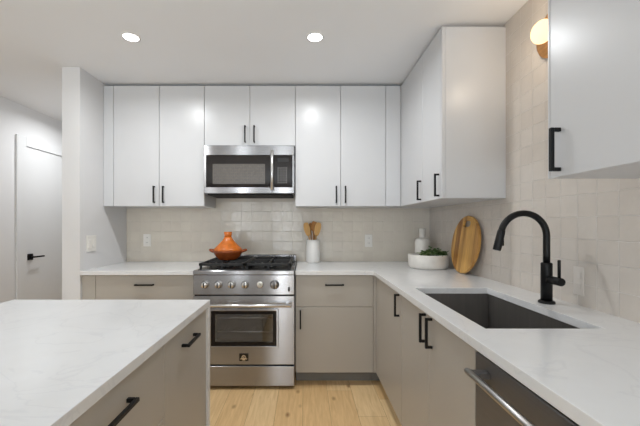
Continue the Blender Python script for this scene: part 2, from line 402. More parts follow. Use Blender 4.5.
# front wall with window openings
xs = sorted({XL, XR} | {a for q in WIN for a in q[:2]}); zs = sorted({0, CEIL} | {a for q in WIN for a in q[2:]})
fill = set()
for i in range(len(xs)-1):
    for j in range(len(zs)-1):
        cx, cz = (xs[i]+xs[i+1])/2, (zs[j]+zs[j+1])/2
        if not any(a < cx < b and c < cz < d for a, b, c, d in WIN): fill.add((i, j))
bm = slab(xs, zs, 0, 0.1, fill)
bmesh.ops.transform(bm, matrix=Matrix(((1, 0, 0, 0), (0, 0, -1, -4.0), (0, 1, 0, 0), (0, 0, 0, 1))), verts=bm.verts[:])
struct('wall_front', bm, 'wall_far')
for i, (a, b, c, d) in enumerate(WIN):
    bm = bmesh.new()
    for q in ((a, a+.04, c, d), (b-.04, b, c, d), (a+.04, b-.04, c, c+.04), (a+.04, b-.04, d-.04, d)):
        add_box(bm, q[0], q[1], -4.07, -4.01, q[2], q[3])
    struct('window_%d' % (i+1), bm, 'trim')
# hall door in the left wall
DX = XL
bm = bmesh.new()
add_box(bm, DX, DX+.02, 3.257, 3.362, 0, 2.118); add_box(bm, DX, DX+.02, 4.168, 4.273, 0, 2.118); add_box(bm, DX, DX+.02, 3.362, 4.168, 2.026, 2.118)
struct('trim_1', bm, 'trim')
dr = struct('door_1', box(DX+.001, DX+.008, 3.368, 4.162, 0.008, 2.018), 'trim')
bm = bmesh.new(); add_box(bm, DX+.008, DX+.018, 3.388, 3.452, .875, .939, .002)
add_tube(bm, [(DX+.018, 3.42, .907), (DX+.062, 3.42, .907)], .009)
add_box(bm, DX+.053, DX+.066, 3.41, 3.545, .899, .915, .003)
h = obj('door_handle', bm, 'black', dr)
bm = bmesh.new(); add_box(bm, XL, XL+.014, -4.0, 3.257, 0, .1); struct('baseboard_left', bm, 'trim')

# recessed downlights
def downlight(x, y, label, light=True, scale=1.0):
    t = thing('recessed_downlight', label, 'light', (x, y, CEIL), 'round recessed ceiling lights')
    z = CEIL
    obj('trim_ring', lathe([(.045, -.001), (.045, -.004), (.048, -.006), (.056, -.003), (.057, 0)], 40, (x, y, z)), 'trim', t)
    obj('lens', lathe([(0, -.003), (.045, -.003), (.045, -.0005), (0, -.0005)], 40, (x, y, z)), 'lens', t)
    l = bpy.data.lights.new('downlight_lamp', 'AREA'); l.shape = 'DISK'; l.size = 0.085; l.energy = DOWN_P*scale; l.color = (0.95, 0.98, 1.0)
    l.spread = math.radians(165)
    o = bpy.data.objects.new('downlight_lamp', l); C.objects.link(o); o.parent = t; o.location = (0, 0, -0.012)
    return t
downlight(-1.108, 2.133, 'round white recessed light in the ceiling above the left white cabinets')
downlight(0.064, 2.133, 'round white recessed light in the ceiling, the one nearer the corner cabinet')
downlight(-2.25, 3.55, 'added out-of-view recessed light brightening the hallway beyond the partition', scale=1.2)  # added lamp hidden behind the partition, brightens the hall

# ---------------- wall cabinets ----------------
UZ0, UZ1, UF = 1.392, 2.409, 2.83
def back_upper(label, x0, x1, z0, seam, hz, fill_l=None, fill_r=None):
    t = thing('wall_cabinet', label, 'cabinet', ((x0+x1)/2, YB, z0), 'white wall cabinets')
    bx0 = fill_l if fill_l is not None else x0; bx1 = fill_r if fill_r is not None else x1
    obj('carcass', box(bx0+.001, bx1-.001, UF+.021, YB, z0, UZ1), 'cab', t)
    obj('shadow_gap_filler', box(bx0+.001, bx1-.001, UF+.16, YB-.02, UZ1, CEIL), 'gap', t)  # near-black strip puts the shade between cabinet top and ceiling into colour
    if fill_l is not None: obj('filler', box(fill_l+.0015, x0-.0015, UF, UF+.02, z0, UZ1), 'cab', t)
    if fill_r is not None: obj('filler', box(x1+.0015, fill_r-.0015, UF, UF+.02, z0, UZ1), 'cab', t)
    for k, (a, b) in enumerate(((x0, seam), (seam, x1))):
        d = obj('door', box(a+.0018, b-.0018, UF, UF+.02, z0, UZ1), 'cab', t)
        hx = seam-.0385 if k == 0 else seam+.0385
        pull(d, 'z', (hx, UF, hz), (0, -1, 0), .142)
    return t
back_upper('tall white two-door wall cabinet left of the microwave', -1.618, -.851, UZ0, -1.232, 1.49, fill_l=-1.705)
back_upper('short white two-door wall cabinet directly above the microwave', -.851, -.082, 1.902, -.4655, 1.998)
back_upper('tall white two-door wall cabinet right of the microwave', -.082, .6826, UZ0, .3016, 1.49, fill_r=.809)

UXF = .811
t = thing('wall_cabinet', 'white two-door corner wall cabinet on the tiled wall above the cutting board', 'cabinet', (XR, 2.4, UZ0), 'white wall cabinets')
obj('carcass', box(UXF+.021, XR, 1.984, YB, UZ0, UZ1), 'cab', t)
obj('shadow_gap_filler', box(UXF+.16, XR-.02, 2.10, YB-.02, UZ1, CEIL), 'gap', t)  # shade over the corner cabinet, painted as a near-black block
obj('end_panel', box(UXF, UXF+.0205, 1.984, 1.9965, UZ0, UZ1), 'cab', t)
for (a, b, hy) in ((1.998, 2.312, 2.027), (2.312, 2.79, 2.342)):
    d = obj('door', box(UXF, UXF+.02, a+.0018, b-.0018, UZ0, UZ1), 'cab', t)
    pull(d, 'z', (UXF, hy, 1.475), (-1, 0, 0), .138)
obj('filler', box(UXF, UXF+.02, 2.7918, UF+.019, UZ0, UZ1), 'cab', t)

t = thing('wall_cabinet', 'large white wall cabinet at the upper right edge, partly hiding the sconce', 'cabinet', (XR, .8, 1.387), 'white wall cabinets')
obj('carcass', box(UXF+.021, XR, .35, 1.113, 1.387, UZ1), 'cab', t)
obj('shadow_gap_filler', box(UXF+.16, XR-.02, .4, 1.06, UZ1, CEIL), 'gap', t)  # same near-black stand-in for the shaded gap under the ceiling
obj('end_panel', box(UXF+.002, UXF+.0205, 1.1135, 1.122, 1.387, UZ1), 'cab', t)
for (a, b, hy) in ((.739, 1.104, 1.065), (.352, .730, .40)):
    d = obj('door', box(UXF, UXF+.02, a+.0018, b+.0045, 1.387, UZ1), 'cab', t)
    pull(d, 'z', (UXF, hy, 1.473), (-1, 0, 0), .138, .012, .033)

# ---------------- base cabinets ----------------
CT, CB = .885, .853      # worktop top and underside
BF = 2.558               # front plane of the back run
RF = .543                # front plane of the right run
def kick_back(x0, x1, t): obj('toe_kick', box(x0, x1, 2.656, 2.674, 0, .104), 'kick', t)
t = thing('base_cabinet', 'greige base cabinet with drawer left of the range, behind the island', 'cabinet', (-1.27, YB, 0), 'greige base cabinets')
obj('carcass', box(-1.703, -.842, BF+.021, YB-.012, .104, CB), 'greige', t); kick_back(-1.703, -.842, t)
obj('filler', box(-1.7035, -1.6005, BF, BF+.02, .104, .848), 'greige', t)
d = obj('drawer', box(-1.5975, -.843, BF, BF+.02, .609, .848), 'greige', t); pull(d, 'x', (-1.222, BF, .778), (0, -1, 0), .142)
for a, b, hx in ((-1.5975, -1.2215, -1.26), (-1.2185, -.843, -1.18)):
    d = obj('door', box(a, b, BF, BF+.02, .106, .606), 'greige', t); pull(d, 'z', (hx, BF, .515), (0, -1, 0), .142)
t = thing('base_cabinet', 'greige base cabinet with one drawer over one door, right of the range', 'cabinet', (.22, YB, 0), 'greige base cabinets')
obj('carcass', box(-.072, .5215, BF+.021, YB-.012, .104, CB), 'greige', t); kick_back(-.072, .5215, t)
obj('filler', box(.5235, RF-.0005, BF, BF+.02, .104, .848), 'greige', t)
d = obj('drawer', box(-.072, .521, BF, BF+.02, .609, .848), 'greige', t); pull(d, 'x', (.2245, BF, .778), (0, -1, 0), .142)
d = obj('door', box(-.072, .521, BF, BF+.02, .106, .606), 'greige', t); pull(d, 'z', (-.035, BF, .515), (0, -1, 0), .142)

t = thing('base_cabinet', 'greige corner base cabinet with one door, under the planter corner', 'cabinet', (XR, 2.2, 0), 'greige base cabinets')
obj('carcass', box(RF+.021, XR-.012, 1.888, YB-.012, .104, CB), 'greige', t)
obj('filler', box(RF, RF+.02, 2.4915, BF+.018, .104, .848), 'greige', t)
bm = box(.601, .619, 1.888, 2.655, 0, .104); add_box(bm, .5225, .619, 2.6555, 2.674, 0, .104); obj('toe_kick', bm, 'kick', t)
d = obj('door', box(RF, RF+.02, 1.8895, 2.4885, .106, .848), 'greige', t); pull(d, 'z', (RF, 1.931, .770), (-1, 0, 0), .13)
t = thing('base_cabinet', 'greige two-door sink cabinet beside the dishwasher', 'cabinet', (XR, 1.47, 0), 'greige base cabinets')
xs_ = [RF+.021, .565, XR-.03, XR]; 
bm = bmesh.new()   # open-topped carcass that leaves room for the basin
add_box(bm, RF+.021, XR-.012, 1.068, 1.086, .104, CB); add_box(bm, RF+.021, XR-.012, 1.868, 1.886, .104, CB)
add_box(bm, RF+.021, XR-.012, 1.086, 1.868, .104, .122); add_box(bm, XR-.024, XR-.012, 1.086, 1.868, .122, CB)
obj('carcass', bm, 'greige', t); obj('toe_kick', box(.601, .619, 1.068, 1.887, 0, .104), 'kick', t)
for a, b, hy in ((1.0695, 1.4685, 1.432), (1.4715, 1.885, 1.508)):
    d = obj('door', box(RF, RF+.02, a, b, .106, .848), 'greige', t); pull(d, 'z', (RF, hy, .770), (-1, 0, 0), .13)
t = thing('base_cabinet', 'greige base cabinet in the near right corner past the dishwasher', 'cabinet', (XR, .2, 0), 'greige base cabinets')
obj('carcass', box(RF+.021, XR-.012, -.05, .455, .104, CB), 'greige', t); obj('toe_kick', box(.601, .619, -.05, .455, 0, .104), 'kick', t)
d = obj('door', box(RF, RF+.02, -.049, .454, .106, .848), 'greige', t); pull(d, 'z', (RF, .40, .770), (-1, 0, 0), .13)

# worktops
o = rooted('worktop', box(XS, -.841, 2.534, YB, CB, CT, .002), 'quartz', (-1.27, 2.87, CB))
tag(o, 'white quartz worktop on the left of the range under the outlet', 'countertop')
SX0, SX1, SY0, SY1 = .608, 1.008, 1.127, 1.852
xs = [-.073, .519, SX0, SX1, XR]; ys = [-.05, SY0, SY1, 2.534, YB]
fill = {(i, j) for i in range(4) for j in range(4)} - {(0, 0), (0, 1), (0, 2), (2, 1)}
o = rooted('worktop', slab(xs, ys, CB, CT, fill), 'quartz', (.85, 2.2, CB)); edge_bevel(o, .002)
tag(o, 'L-shaped white quartz worktop with sink cutout, running along the tiled right wall', 'countertop')

# sink (undermount basin)
t = thing('kitchen_sink', 'dark stainless steel undermount sink below the black faucet', 'sink', ((SX0+SX1)/2, (SY0+SY1)/2, .62))
a, b, c, d_ = SX0-.006, SX1+.006, SY0-.006, SY1+.006; th = .0025
bm = bmesh.new()
add_box(bm, a-th, a, c-th, d_+th, .625, CB-.0005, 0); add_box(bm, b, b+th, c-th, d_+th, .625, CB-.0005, 0)
add_box(bm, a, b, c-th, c, .625, CB-.0005, 0); add_box(bm, a, b, d_, d_+th, .625, CB-.0005, 0)
add_box(bm, a, b, c, d_, .625, .6275, 0)
obj('basin', bm, 'sink', t)
obj('drain', lathe([(0, 0), (.035, 0), (.045, .003), (.047, .0), (.047, -.002), (0, -.002)], 32, (.88, 1.49, .6298)), 'chrome', t)

# faucet
fx, fy = 1.078, 1.495
t = thing('kitchen_faucet', 'matte black gooseneck faucet with pull-down spray behind the sink', 'faucet', (fx, fy, CT))
obj('base_flange', lathe([(0, 0), (.032, 0), (.033, .003), (.032, .009), (.027, .013), (0, .014)], 32, (fx, fy, CT)), 'black', t)
obj('body', lathe([(0, .013), (.0225, .013), (.0225, .176), (.0205, .180), (0, .180)], 32, (fx, fy, CT)), 'black', t)
R_ = .102; cx, cz = fx-R_, 1.183; pts = [(fx, fy, CT+.175), (fx, fy, 1.10)]
for k in range(0, 33):
    th_ = math.radians(166*k/32); pts.append((cx+R_*math.cos(th_), fy, cz+R_*math.sin(th_)))
obj('neck', tube(pts, .0138, 20), 'black', t)
te = math.radians(166); e0 = Vector((cx+R_*math.cos(te), fy, cz+R_*math.sin(te))); dr_ = Vector((-math.sin(te), 0, math.cos(te)))
hd = obj('spray_head', tube([e0-dr_*.004, e0, e0+dr_*.008, e0+dr_*.085, e0+dr_*.09], [.0138, .0155, .0165, .0170, .015], 20), 'black', t)
bm = bmesh.new(); q = e0+dr_*.055+Vector((.017, 0, 0.002)); add_box(bm, q.x-.004, q.x+.005, q.y-.007, q.y+.007, q.z-.016, q.z+.016, .002)
obj('spray_button', bm, 'black', hd)
bm = tube([(fx, fy-.02, .992), (fx, fy-.086, .992), (fx, fy-.089, .992)], [.0175, .0175, .016], 24)
lv = obj('valve', bm, 'black', t)
obj('lever', tube([(fx, fy-.074, .995), (fx, fy-.074, 1.082), (fx, fy-.074, 1.084)], [.0062, .0062, .004], 14), 'black', lv)

# dishwasher
t = thing('dishwasher', 'dark stainless dishwasher under the near right worktop', 'dishwasher', (XR, .76, 0))
obj('body', box(RF+.03, XR-.02, .461, 1.062, .104, .848), 'gap', t)
obj('toe_kick', box(.601, .619, .457, 1.066, 0, .104), 'kick', t)
dd = obj('door', box(RF-.002, RF+.03, .461, 1.063, .106, .832, .003), 'steel_dark', t)
bm = tube([(RF-.050, .485, .790), (RF-.050, 1.018, .790), (RF-.050, 1.020, .790)], [.0098, .0098, .008], 20)
hh = obj('handle', bm, 'handle_steel', dd)
for y in (.992, .52): obj('handle_bracket', box(RF-.050, RF-.002, y-.016, y+.016, .781, .799, .002), 'steel_dark', hh)

# ---------------- island ----------------
IX0, IX1, IY1 = -1.359, -.442, 1.563
t = thing('kitchen_island', 'kitchen island with greige drawers at left foreground, under white quartz', 'island', (-.9, .8, 0))
obj('carcass', box(-1.10, -.474, -.30, 1.533, .10, .8555), 'greige', t)
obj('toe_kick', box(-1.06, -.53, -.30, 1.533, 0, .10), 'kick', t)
obj('back_panel', box(-1.122, -1.101, -.30, 1.533, 0, .8555), 'greige', t)
f = -.4525
d = obj('door', box(f-.02, f, 1.0775, 1.531, .104, .850), 'greige', t); pull(d, 'y', (f, 1.294, .790), (1, 0, 0), .135)
for y0, y1 in ((.505, 1.0745), (-.295, .502)):
    for z0, z1 in ((.618, .850), (.362, .615), (.104, .359)):
        d = obj('drawer', box(f-.02, f, y0, y1, z0, z1), 'greige', t); pull(d, 'y', (f, (y0+y1)/2, z1-.062), (1, 0, 0), .135)
# waterfall worktop: top and far end panel in one
bm = slab([IX0, IX1], [-.32, 1.533, IY1], .8565, CT, {(0, 0), (0, 1)})
add_box(bm, IX0, IX1, 1.5332, IY1, 0, .8562, 0)
o = rooted('island_worktop', bm, 'quartz', (-.9, .6, 0)); edge_bevel(o, .0015)
tag(o, 'white quartz island top with a waterfall end, in the left foreground', 'countertop')

# ---------------- range ----------------
rx0, rx1, ry = -.835, -.079, 2.50
rc = (rx0+rx1)/2
t = thing('gas_range', 'stainless steel gas range with oven between the greige cabinets', 'stove', (rc, 2.85, 0))
bm = bmesh.new()   # hollow body so that the oven is seen through its window
add_box(bm, rx0, rx0+.03, ry+.045, YB-.005, .04, .86); add_box(bm, rx1-.03, rx1, ry+.045, YB-.005, .04, .86)
add_box(bm, rx0+.03, rx1-.03, ry+.045, YB-.005, .04, .19, 0); add_box(bm, rx0+.03, rx1-.03, ry+.045, YB-.005, .70, .86, 0)
obj('body', bm, 'steel_x', t)
bm = bmesh.new()
add_box(bm, rx0+.031, rx1-.031, 3.02, 3.03, .191, .699, 0); add_box(bm, rx0+.031, rx0+.04, ry+.05, 3.02, .191, .699, 0)
add_box(bm, rx1-.04, rx1-.031, ry+.05, 3.02, .191, .699, 0); add_box(bm, rx0+.04, rx1-.04, ry+.05, 3.02, .191, .20, 0); add_box(bm, rx0+.04, rx1-.04, ry+.05, 3.02, .69, .699, 0)
obj('oven_cavity', bm, 'cavity', t)
for z in (.515, .405):
    bm = bmesh.new()
    for y in (2.60, 2.98): add_tube(bm, [(rx0+.045, y, z), (rx1-.045, y, z)], .0055, 8)
    for k in range(20):
        x = rx0+.06+k*(rx1-rx0-.12)/19; add_tube(bm, [(x, 2.60, z), (x, 2.98, z)], .0018, 6)
    obj('oven_rack', bm, 'chrome', t)
for x in (rx0+.05, rx1-.05):
    for y in (2.60, 3.1):
        obj('foot', lathe([(0, 0), (.018, 0), (.018, .008), (.010, .012), (.010, .045), (0, .045)], 20, (x, y, 0)), 'black', t)
# cooktop tray and front nose
top = obj('cooktop', box(rx0, rx1, ry-.005, YB-.002, .861, .893, .004), 'steel_x', t)
obj('burner_tray', box(rx0+.03, rx1-.03, ry+.022, 3.12, .893, .897, .001), 'enamel', t)
# control panel
cp = obj('control_panel', box(rx0, rx1, ry, ry+.05, .712, .8605, .003), 'steel_x', t)
def knob(px, r, zc=.789, big=False):
    x = (px-305)*ry/FPX
    k = obj('knob', lathe([(0, 0), (r*1.22, 0), (r*1.22, -.006), (r, -.008), (r*.96, -.034), (r*.84, -.038), (0, -.038)], 32, (x, ry, zc), 'y'), 'chrome' if not big else 'steel_x', cp)
    obj('knob_pointer', box(x-r*.16, x+r*.16, ry-.046, ry-.0375, zc-r*.82, zc+r*.82, .002), 'enamel', k)
for px in (205.2, 218.6, 231.8, 245.2): knob(px, .0235)
knob(274.6, .028, .789, True)
x = (260-305)*ry/FPX
dl = obj('clock_dial', lathe([(0, 0), (.025, 0), (.025, -.006), (.022, -.008), (0, -.008)], 32, (x, ry, .789), 'y'), 'chrome', cp)
obj('dial_face', lathe([(0, -.008), (.020, -.008), (.020, -.0095), (0, -.0095)], 32, (x, ry, .789), 'y'), 'dial', dl)
bm = bmesh.new(); add_box(bm, x-.001, x+.001, ry-.0105, ry-.0096, .789, .803, 0); add_box(bm, x-.001, x+.010, ry-.0105, ry-.0096, .788, .790, 0)
obj('dial_hands', bm, 'enamel', dl)
x = (288.9-305)*ry/FPX; obj('rocker_switch', box(x-.007, x+.007, ry-.005, ry+.001, .738, .770, .002), 'enamel', cp)
obj('door_gap', box(rx0+.005, rx1-.005, ry+.02, ry+.04, .70, .713, 0), 'gap', t)
# oven door with a window opening
wx0, wx1, wz0, wz1 = -.700, -.214, .331, .592
bm = slab([rx0, wx0, wx1, rx1], [.190, wz0, wz1, .702], 0, .035, {(i, j) for i in range(3) for j in range(3)} - {(1, 1)})
bmesh.ops.transform(bm, matrix=Matrix(((1, 0, 0, 0), (0, 0, 1, ry+.004), (0, 1, 0, 0), (0, 0, 0, 1))), verts=bm.verts[:])
od = obj('oven_door', bm, 'steel_x', t); edge_bevel(od, .002)
def ring(x0, x1, z0, z1, wd, y0, y1):
    bm = slab([x0, x0+wd, x1-wd, x1], [z0, z0+wd, z1-wd, z1], 0, abs(y1-y0), {(i, j) for i in range(3) for j in range(3)} - {(1, 1)})
    bmesh.ops.transform(bm, matrix=Matrix(((1, 0, 0, 0), (0, 0, 1, min(y0, y1)), (0, 1, 0, 0), (0, 0, 0, 1))), verts=bm.verts[:]); return bm
edge_bevel(obj('window_trim', ring(wx0-.016, wx1+.016, wz0-.016, wz1+.016, .016, ry-.006, ry+.006), 'steel_x', od), .003)
obj('window_frame', ring(wx0, wx1, wz0, wz1, .026, ry+.003, ry+.012), 'blackglass', od)
obj('oven_window', box(wx0+.026, wx1-.026, ry+.007, ry+.011, wz0+.026, wz1-.026, 0), 'glass', od)
oh = obj('handle', tube([(rx0+.012, ry-.055, .643), (rx0+.014, ry-.055, .643), (rx1-.022, ry-.055, .643), (rx1-.020, ry-.055, .643)], [.010, .0125, .0125, .010], 20), 'chrome', od)
for x in (rx0+.045, rx1-.055): obj('handle_bracket', box(x-.010, x+.010, ry-.055, ry+.004, .635, .651, .003), 'chrome', oh)
# badge
bd = obj('badge', box(rc-.034, rc+.034, ry, ry+.004, .218, .272, .001), 'enamel', od)
bm = bmesh.new()
N = 14   # arched dome over a flared base, in pale metal
for k in range(N):
    a0, a1 = PI*k/N, PI*(k+1)/N
    def pr(rr, a, y): return bm.verts.new((rc+rr*math.cos(a), y, .241+rr*1.25*math.sin(a)))
    q = [pr(.011, a0, ry-.0012), pr(.017, a0, ry-.0012), pr(.017, a1, ry-.0012), pr(.011, a1, ry-.0012)]; bm.faces.new(q)
add_box(bm, rc-.026, rc+.026, ry-.0012, ry+.0005, .231, .237, 0); add_box(bm, rc-.010, rc+.010, ry-.0012, ry+.0005, .223, .231, 0)
add_box(bm, rc-.018, rc+.018, ry-.0012, ry+.0005, .237, .241, 0); add_box(bm, rc-.0045, rc+.0045, ry-.0012, ry+.0005, .243, .250, 0)
obj('emblem', bm, 'chrome', bd)
# drawer
obj('drawer_gap', box(rx0+.005, rx1-.005, ry+.02, ry+.04, .176, .191, 0), 'gap', t)
edge_bevel(obj('storage_drawer', box(rx0, rx1, ry+.004, ry+.044, .028, .178, .003), 'steel_x', t), .001)
# back vent with perforations
bm = bmesh.new(); add_box(bm, rx0+.004, rx1-.004, 3.125, YB-.003, .894, .955, .003); bv = obj('back_vent', bm, 'steel_x', t)
bm = bmesh.new()
for k in range(44):
    x = rx0+.03+k*(rx1-rx0-.06)/43
    if k == 0:
        v0 = obj('vent_hole', lathe([(0, -.0006), (.0046, -.0006), (.0046, .0006), (0, .0006)], 10, (x, 3.125, .947), 'y'), 'gap', bv)
    else:
        c_ = v0.copy(); C.objects.link(c_); c_.location = (k*(rx1-rx0-.06)/43, 0, 0)
# burners and grates
for bx in (rx0+.20, rx1-.20):
    for by in (2.71, 2.98):
        b_ = obj('burner', lathe([(0, .897), (.052, .897), (.050, .906), (.040, .909), (0, .909)], 28, (bx, by, 0)), 'enamel', t)
        obj('burner_cap', lathe([(0, .909), (.037, .909), (.039, .913), (.034, .918), (0, .919)], 28, (bx, by, 0)), 'iron', b_)
for gx0, gx1 in ((rx0+.028, rc-.003), (rc+.003, rx1-.028)):
    bm = bmesh.new(); y0, y1 = 2.545, 3.112; zt0, zt1 = .922, .942; b = .0085
    for y in (y0+b, (y0+y1)/2, y1-b): add_box(bm, gx0, gx1, y-b, y+b, zt0, zt1, .002)
    for x in (gx0+b, gx1-b): add_box(bm, x-b, x+b, y0, y1, zt0, zt1, .002)
    gc = rx0+.20 if gx0 < rc-.2 else rx1-.20
    for by in (2.71, 2.98):
        for dx, dy in ((1, 0), (-1, 0), (0, 1), (0, -1)):
            ex = (gx1-b if dx > 0 else gx0+b) if dx else gc
            ey = (min((y for y in (y0+b, (y0+y1)/2, y1-b)), key=lambda q: abs(q-(by+dy*.14)))) if dy else by
            sx, sy = gc+dx*.025, by+dy*.025
            add_box(bm, min(sx, ex)-b*.8*(dx == 0), max(sx, ex)+b*.8*(dx == 0), min(sy, ey)-b*.8*(dy == 0), max(sy, ey)+b*.8*(dy == 0), zt0, zt1+.001, .002)
    for x in (gx0+.012, (gx0+gx1)/2, gx1-.012):
        for y in (y0+.012, (y0+y1)/2, y1-.012): add_box(bm, x-.008, x+.008, y-.008, y+.008, .8972, zt0+.002, .001)
    for k in range(7):
        x = gx0+.02+k*(gx1-gx0-.04)/6; add_box(bm, x-.006, x+.006, y0+.001, y0+.05, zt0, zt1+.001, .002)
    obj('grate', bm, 'iron', t)

# tagine
tx, ty, tz = -.648, 2.82, .9435
t = thing('tagine', 'glazed orange terracotta tagine with conical lid on the left burner of the range', 'tagine', (tx, ty, tz))
base = obj('base', lathe([(0, 0), (.072, 0), (.078, .004), (.100, .030), (.114, .052), (.124, .070), (.127, .080), (.120, .083), (.112, .078), (.0, .060)], 40, (tx, ty, tz)), 'terra_dark', t)
lid = obj('lid', lathe([(.117, .084), (.119, .090), (.110, .102), (.092, .122), (.070, .146), (.052, .166), (.038, .186), (.031, .205), (0, .205)], 40, (tx, ty, tz)), 'terra', t)
obj('lid_knob', lathe([(0, .203), (.029, .203), (.031, .222), (.034, .244), (.032, .249), (.020, .246), (0, .240)], 28, (tx, ty, tz)), 'terra', lid)
for s in (-1, 1):
    bm = tube([(tx+s*.112, ty-.024, tz+.070), (tx+s*.138, ty-.022, tz+.082), (tx+s*.149, ty, tz+.086), (tx+s*.138, ty+.022, tz+.082), (tx+s*.112, ty+.024, tz+.070)], .0125, 12)
    obj('side_handle', bm, 'terra_dark', base)
t.scale = (1, 1, .93)

# ---------------- microwave ----------------
mx0, mx1, my, mz0, mz1 = -.846, -.088, 2.80, 1.497, 1.9
t = thing('microwave', 'stainless steel over-the-range microwave beneath the short cabinet', 'microwave', (rc, YB, mz0))
obj('body', box(mx0+.002, mx1-.002, my+.03, YB, mz0+.004, mz1, .002), 'steel_dark', t)
def mpx(px): return (px-305)*my/FPX
def mpz(py): return CAMZ-(py-225)*my/FPX
obj('top_trim', box(mx0, mx1, my, my+.03, mpz(155.2), mz1, .003), 'steel_x', t)
obj('bottom_trim', box(mx0, mx1, my, my+.03, mz0, mpz(187), .003), 'steel_x', t)
obj('side_trim', box(mpx(292.2), mx1, my, my+.03, mpz(187), mpz(155.2), .002), 'steel_x', t)
obj('side_trim', box(mx0, mpx(206.2), my, my+.03, mpz(187), mpz(155.2), .002), 'steel_x', t)
md = obj('door', box(mpx(206.2), mpx(272.5), my-.002, my+.03, mpz(187), mpz(155.2), .002), 'blackglass', t)
obj('window', box(mpx(212.7), mpx(265.1), my-.0035, my, mpz(184), mpz(164), .001), 'mesh', md)
bm = bmesh.new()
for i in range(24):
    for j in range(7):
        x = mpx(214.5)+i*(mpx(263.6)-mpx(214.5))/23; z = mpz(182.8)+j*(mpz(165.2)-mpz(182.8))/6
        add_box(bm, x-.0035, x+.0035, my-.0039, my-.0034, z-.006, z+.006, 0)
obj('screen_pattern', bm, 'screen_cell', md)
bm = bmesh.new(); hx = mpx(272.4); add_tube(bm, [(hx, my-.035, mpz(190.5)), (hx, my-.035, mpz(190.3)), (hx, my-.035, mpz(151.2)), (hx, my-.035, mpz(151))], [.009, .0125, .0125, .009], 20)
mh = obj('handle', bm, 'chrome', md)
for z in (mpz(187.5), mpz(153.5)): obj('handle_bracket', box(hx-.008, hx+.008, my-.035, my+.001, z-.009, z+.009, .002), 'chrome', mh)
mc = obj('control_panel', box(mpx(273.2), mpx(292), my-.002, my+.03, mpz(187), mpz(155.2), .002), 'blackglass', t)
obj('display', box(mpx(277.5), mpx(289), my-.003, my, mpz(162), mpz(158), .0005), 'enamel', mc)
bm = bmesh.new()
for i in range(4):
    for j in range(7):
        x = mpx(278.3)+i*.0225; z = mpz(168)-j*.0205
        add_box(bm, x-.005, x+.005, my-.0032, my-.0015, z-.0028, z+.0028, 0)
obj('keypad', bm, 'keys', mc)
obj('bottom_vent', box(mx0+.02, mx1-.02, my+.035, YB-.03, mz0-.012, mz0+.003, .002), 'gap', t)

# ---------------- outlets and switches ----------------
def outlet_back(xc, zc, label, slots=True):
    t = thing('wall_outlet', label, 'outlet', (xc, YB, zc), 'wall outlets')
    obj('cover_plate', box(xc-.036, xc+.036, YB-.006, YB, zc-.060, zc+.060, .002), 'plate', t)
    for s in (-1, 1):
        r = obj('receptacle', box(xc-.017, xc+.017, YB-.0085, YB-.006, zc+s*.024-.014, zc+s*.024+.014, .001), 'plate', t)
        bm = bmesh.new()
        for q in (-.006, .006): add_box(bm, xc+q-.0012, xc+q+.0012, YB-.0088, YB-.0082, zc+s*.024-.003, zc+s*.024+.006, 0)
        obj('slot', bm, 'gap', r)
outlet_back(-1.506, 1.088, 'white wall outlet on the tiles near the left partition')
outlet_back(.607, 1.083, 'white wall outlet on the tiles between the utensil crock and the planter')
t = thing('wall_outlet', 'beige wall outlet on the right tiled wall behind the faucet', 'outlet', (XR, 1.45, .99), 'wall outlets')
obj('cover_plate', box(XR-.004, XR, 1.425, 1.482, .93, 1.052, .002), 'plate_beige', t)
for z in (.967, 1.015): obj('receptacle', box(XR-.0055, XR-.004, 1.439, 1.468, z-.014, z+.014, .001), 'plate_beige', t)
t = thing('light_switch', 'white double light switch on the partition wall above the left worktop', 'switch', (XS, 2.67, 1.086))
obj('cover_plate', box(XS, XS+.006, 2.611, 2.729, 1.022, 1.150, .002), 'plate', t)
for y in (2.645, 2.695): obj('rocker', box(XS+.006, XS+.010, y-.017, y+.017, 1.052, 1.120, .0015), 'plate', t)

# ---------------- sconce ----------------
sy, sz = 1.585, 2.147
t = thing('wall_sconce', 'round wooden wall sconce with glowing opal globe beside the right cabinet', 'wall light', (XR, sy, sz))
obj('backplate', lathe([(0, 0), (.111, 0), (.113, -.004), (.113, -.016), (.109, -.020), (0, -.020)], 48, (XR, sy, sz), 'x'), 'brass', t)
obj('socket', lathe([(0, -.020), (.030, -.020), (.028, -.034), (0, -.034)], 28, (XR, sy, sz), 'x'), 'brass', t)
prof = [(.053*math.sin(PI*k/20), -.068-.043*math.cos(PI*k/20)) for k in range(21)]
prof = [(0 if r < 1e-5 else r, h) for r, h in prof]
gl = obj('globe', lathe(prof, 36, (XR, sy, sz), 'x'), 'globe', t)
l = bpy.data.lights.new('sconce_lamp', 'POINT'); l.energy = 9.0; l.color = (1.0, .84, .66); l.shadow_soft_size = .059
o = bpy.data.objects.new('sconce_lamp', l); C.objects.link(o); o.parent = t; o.location = (-.070, 0, 0)

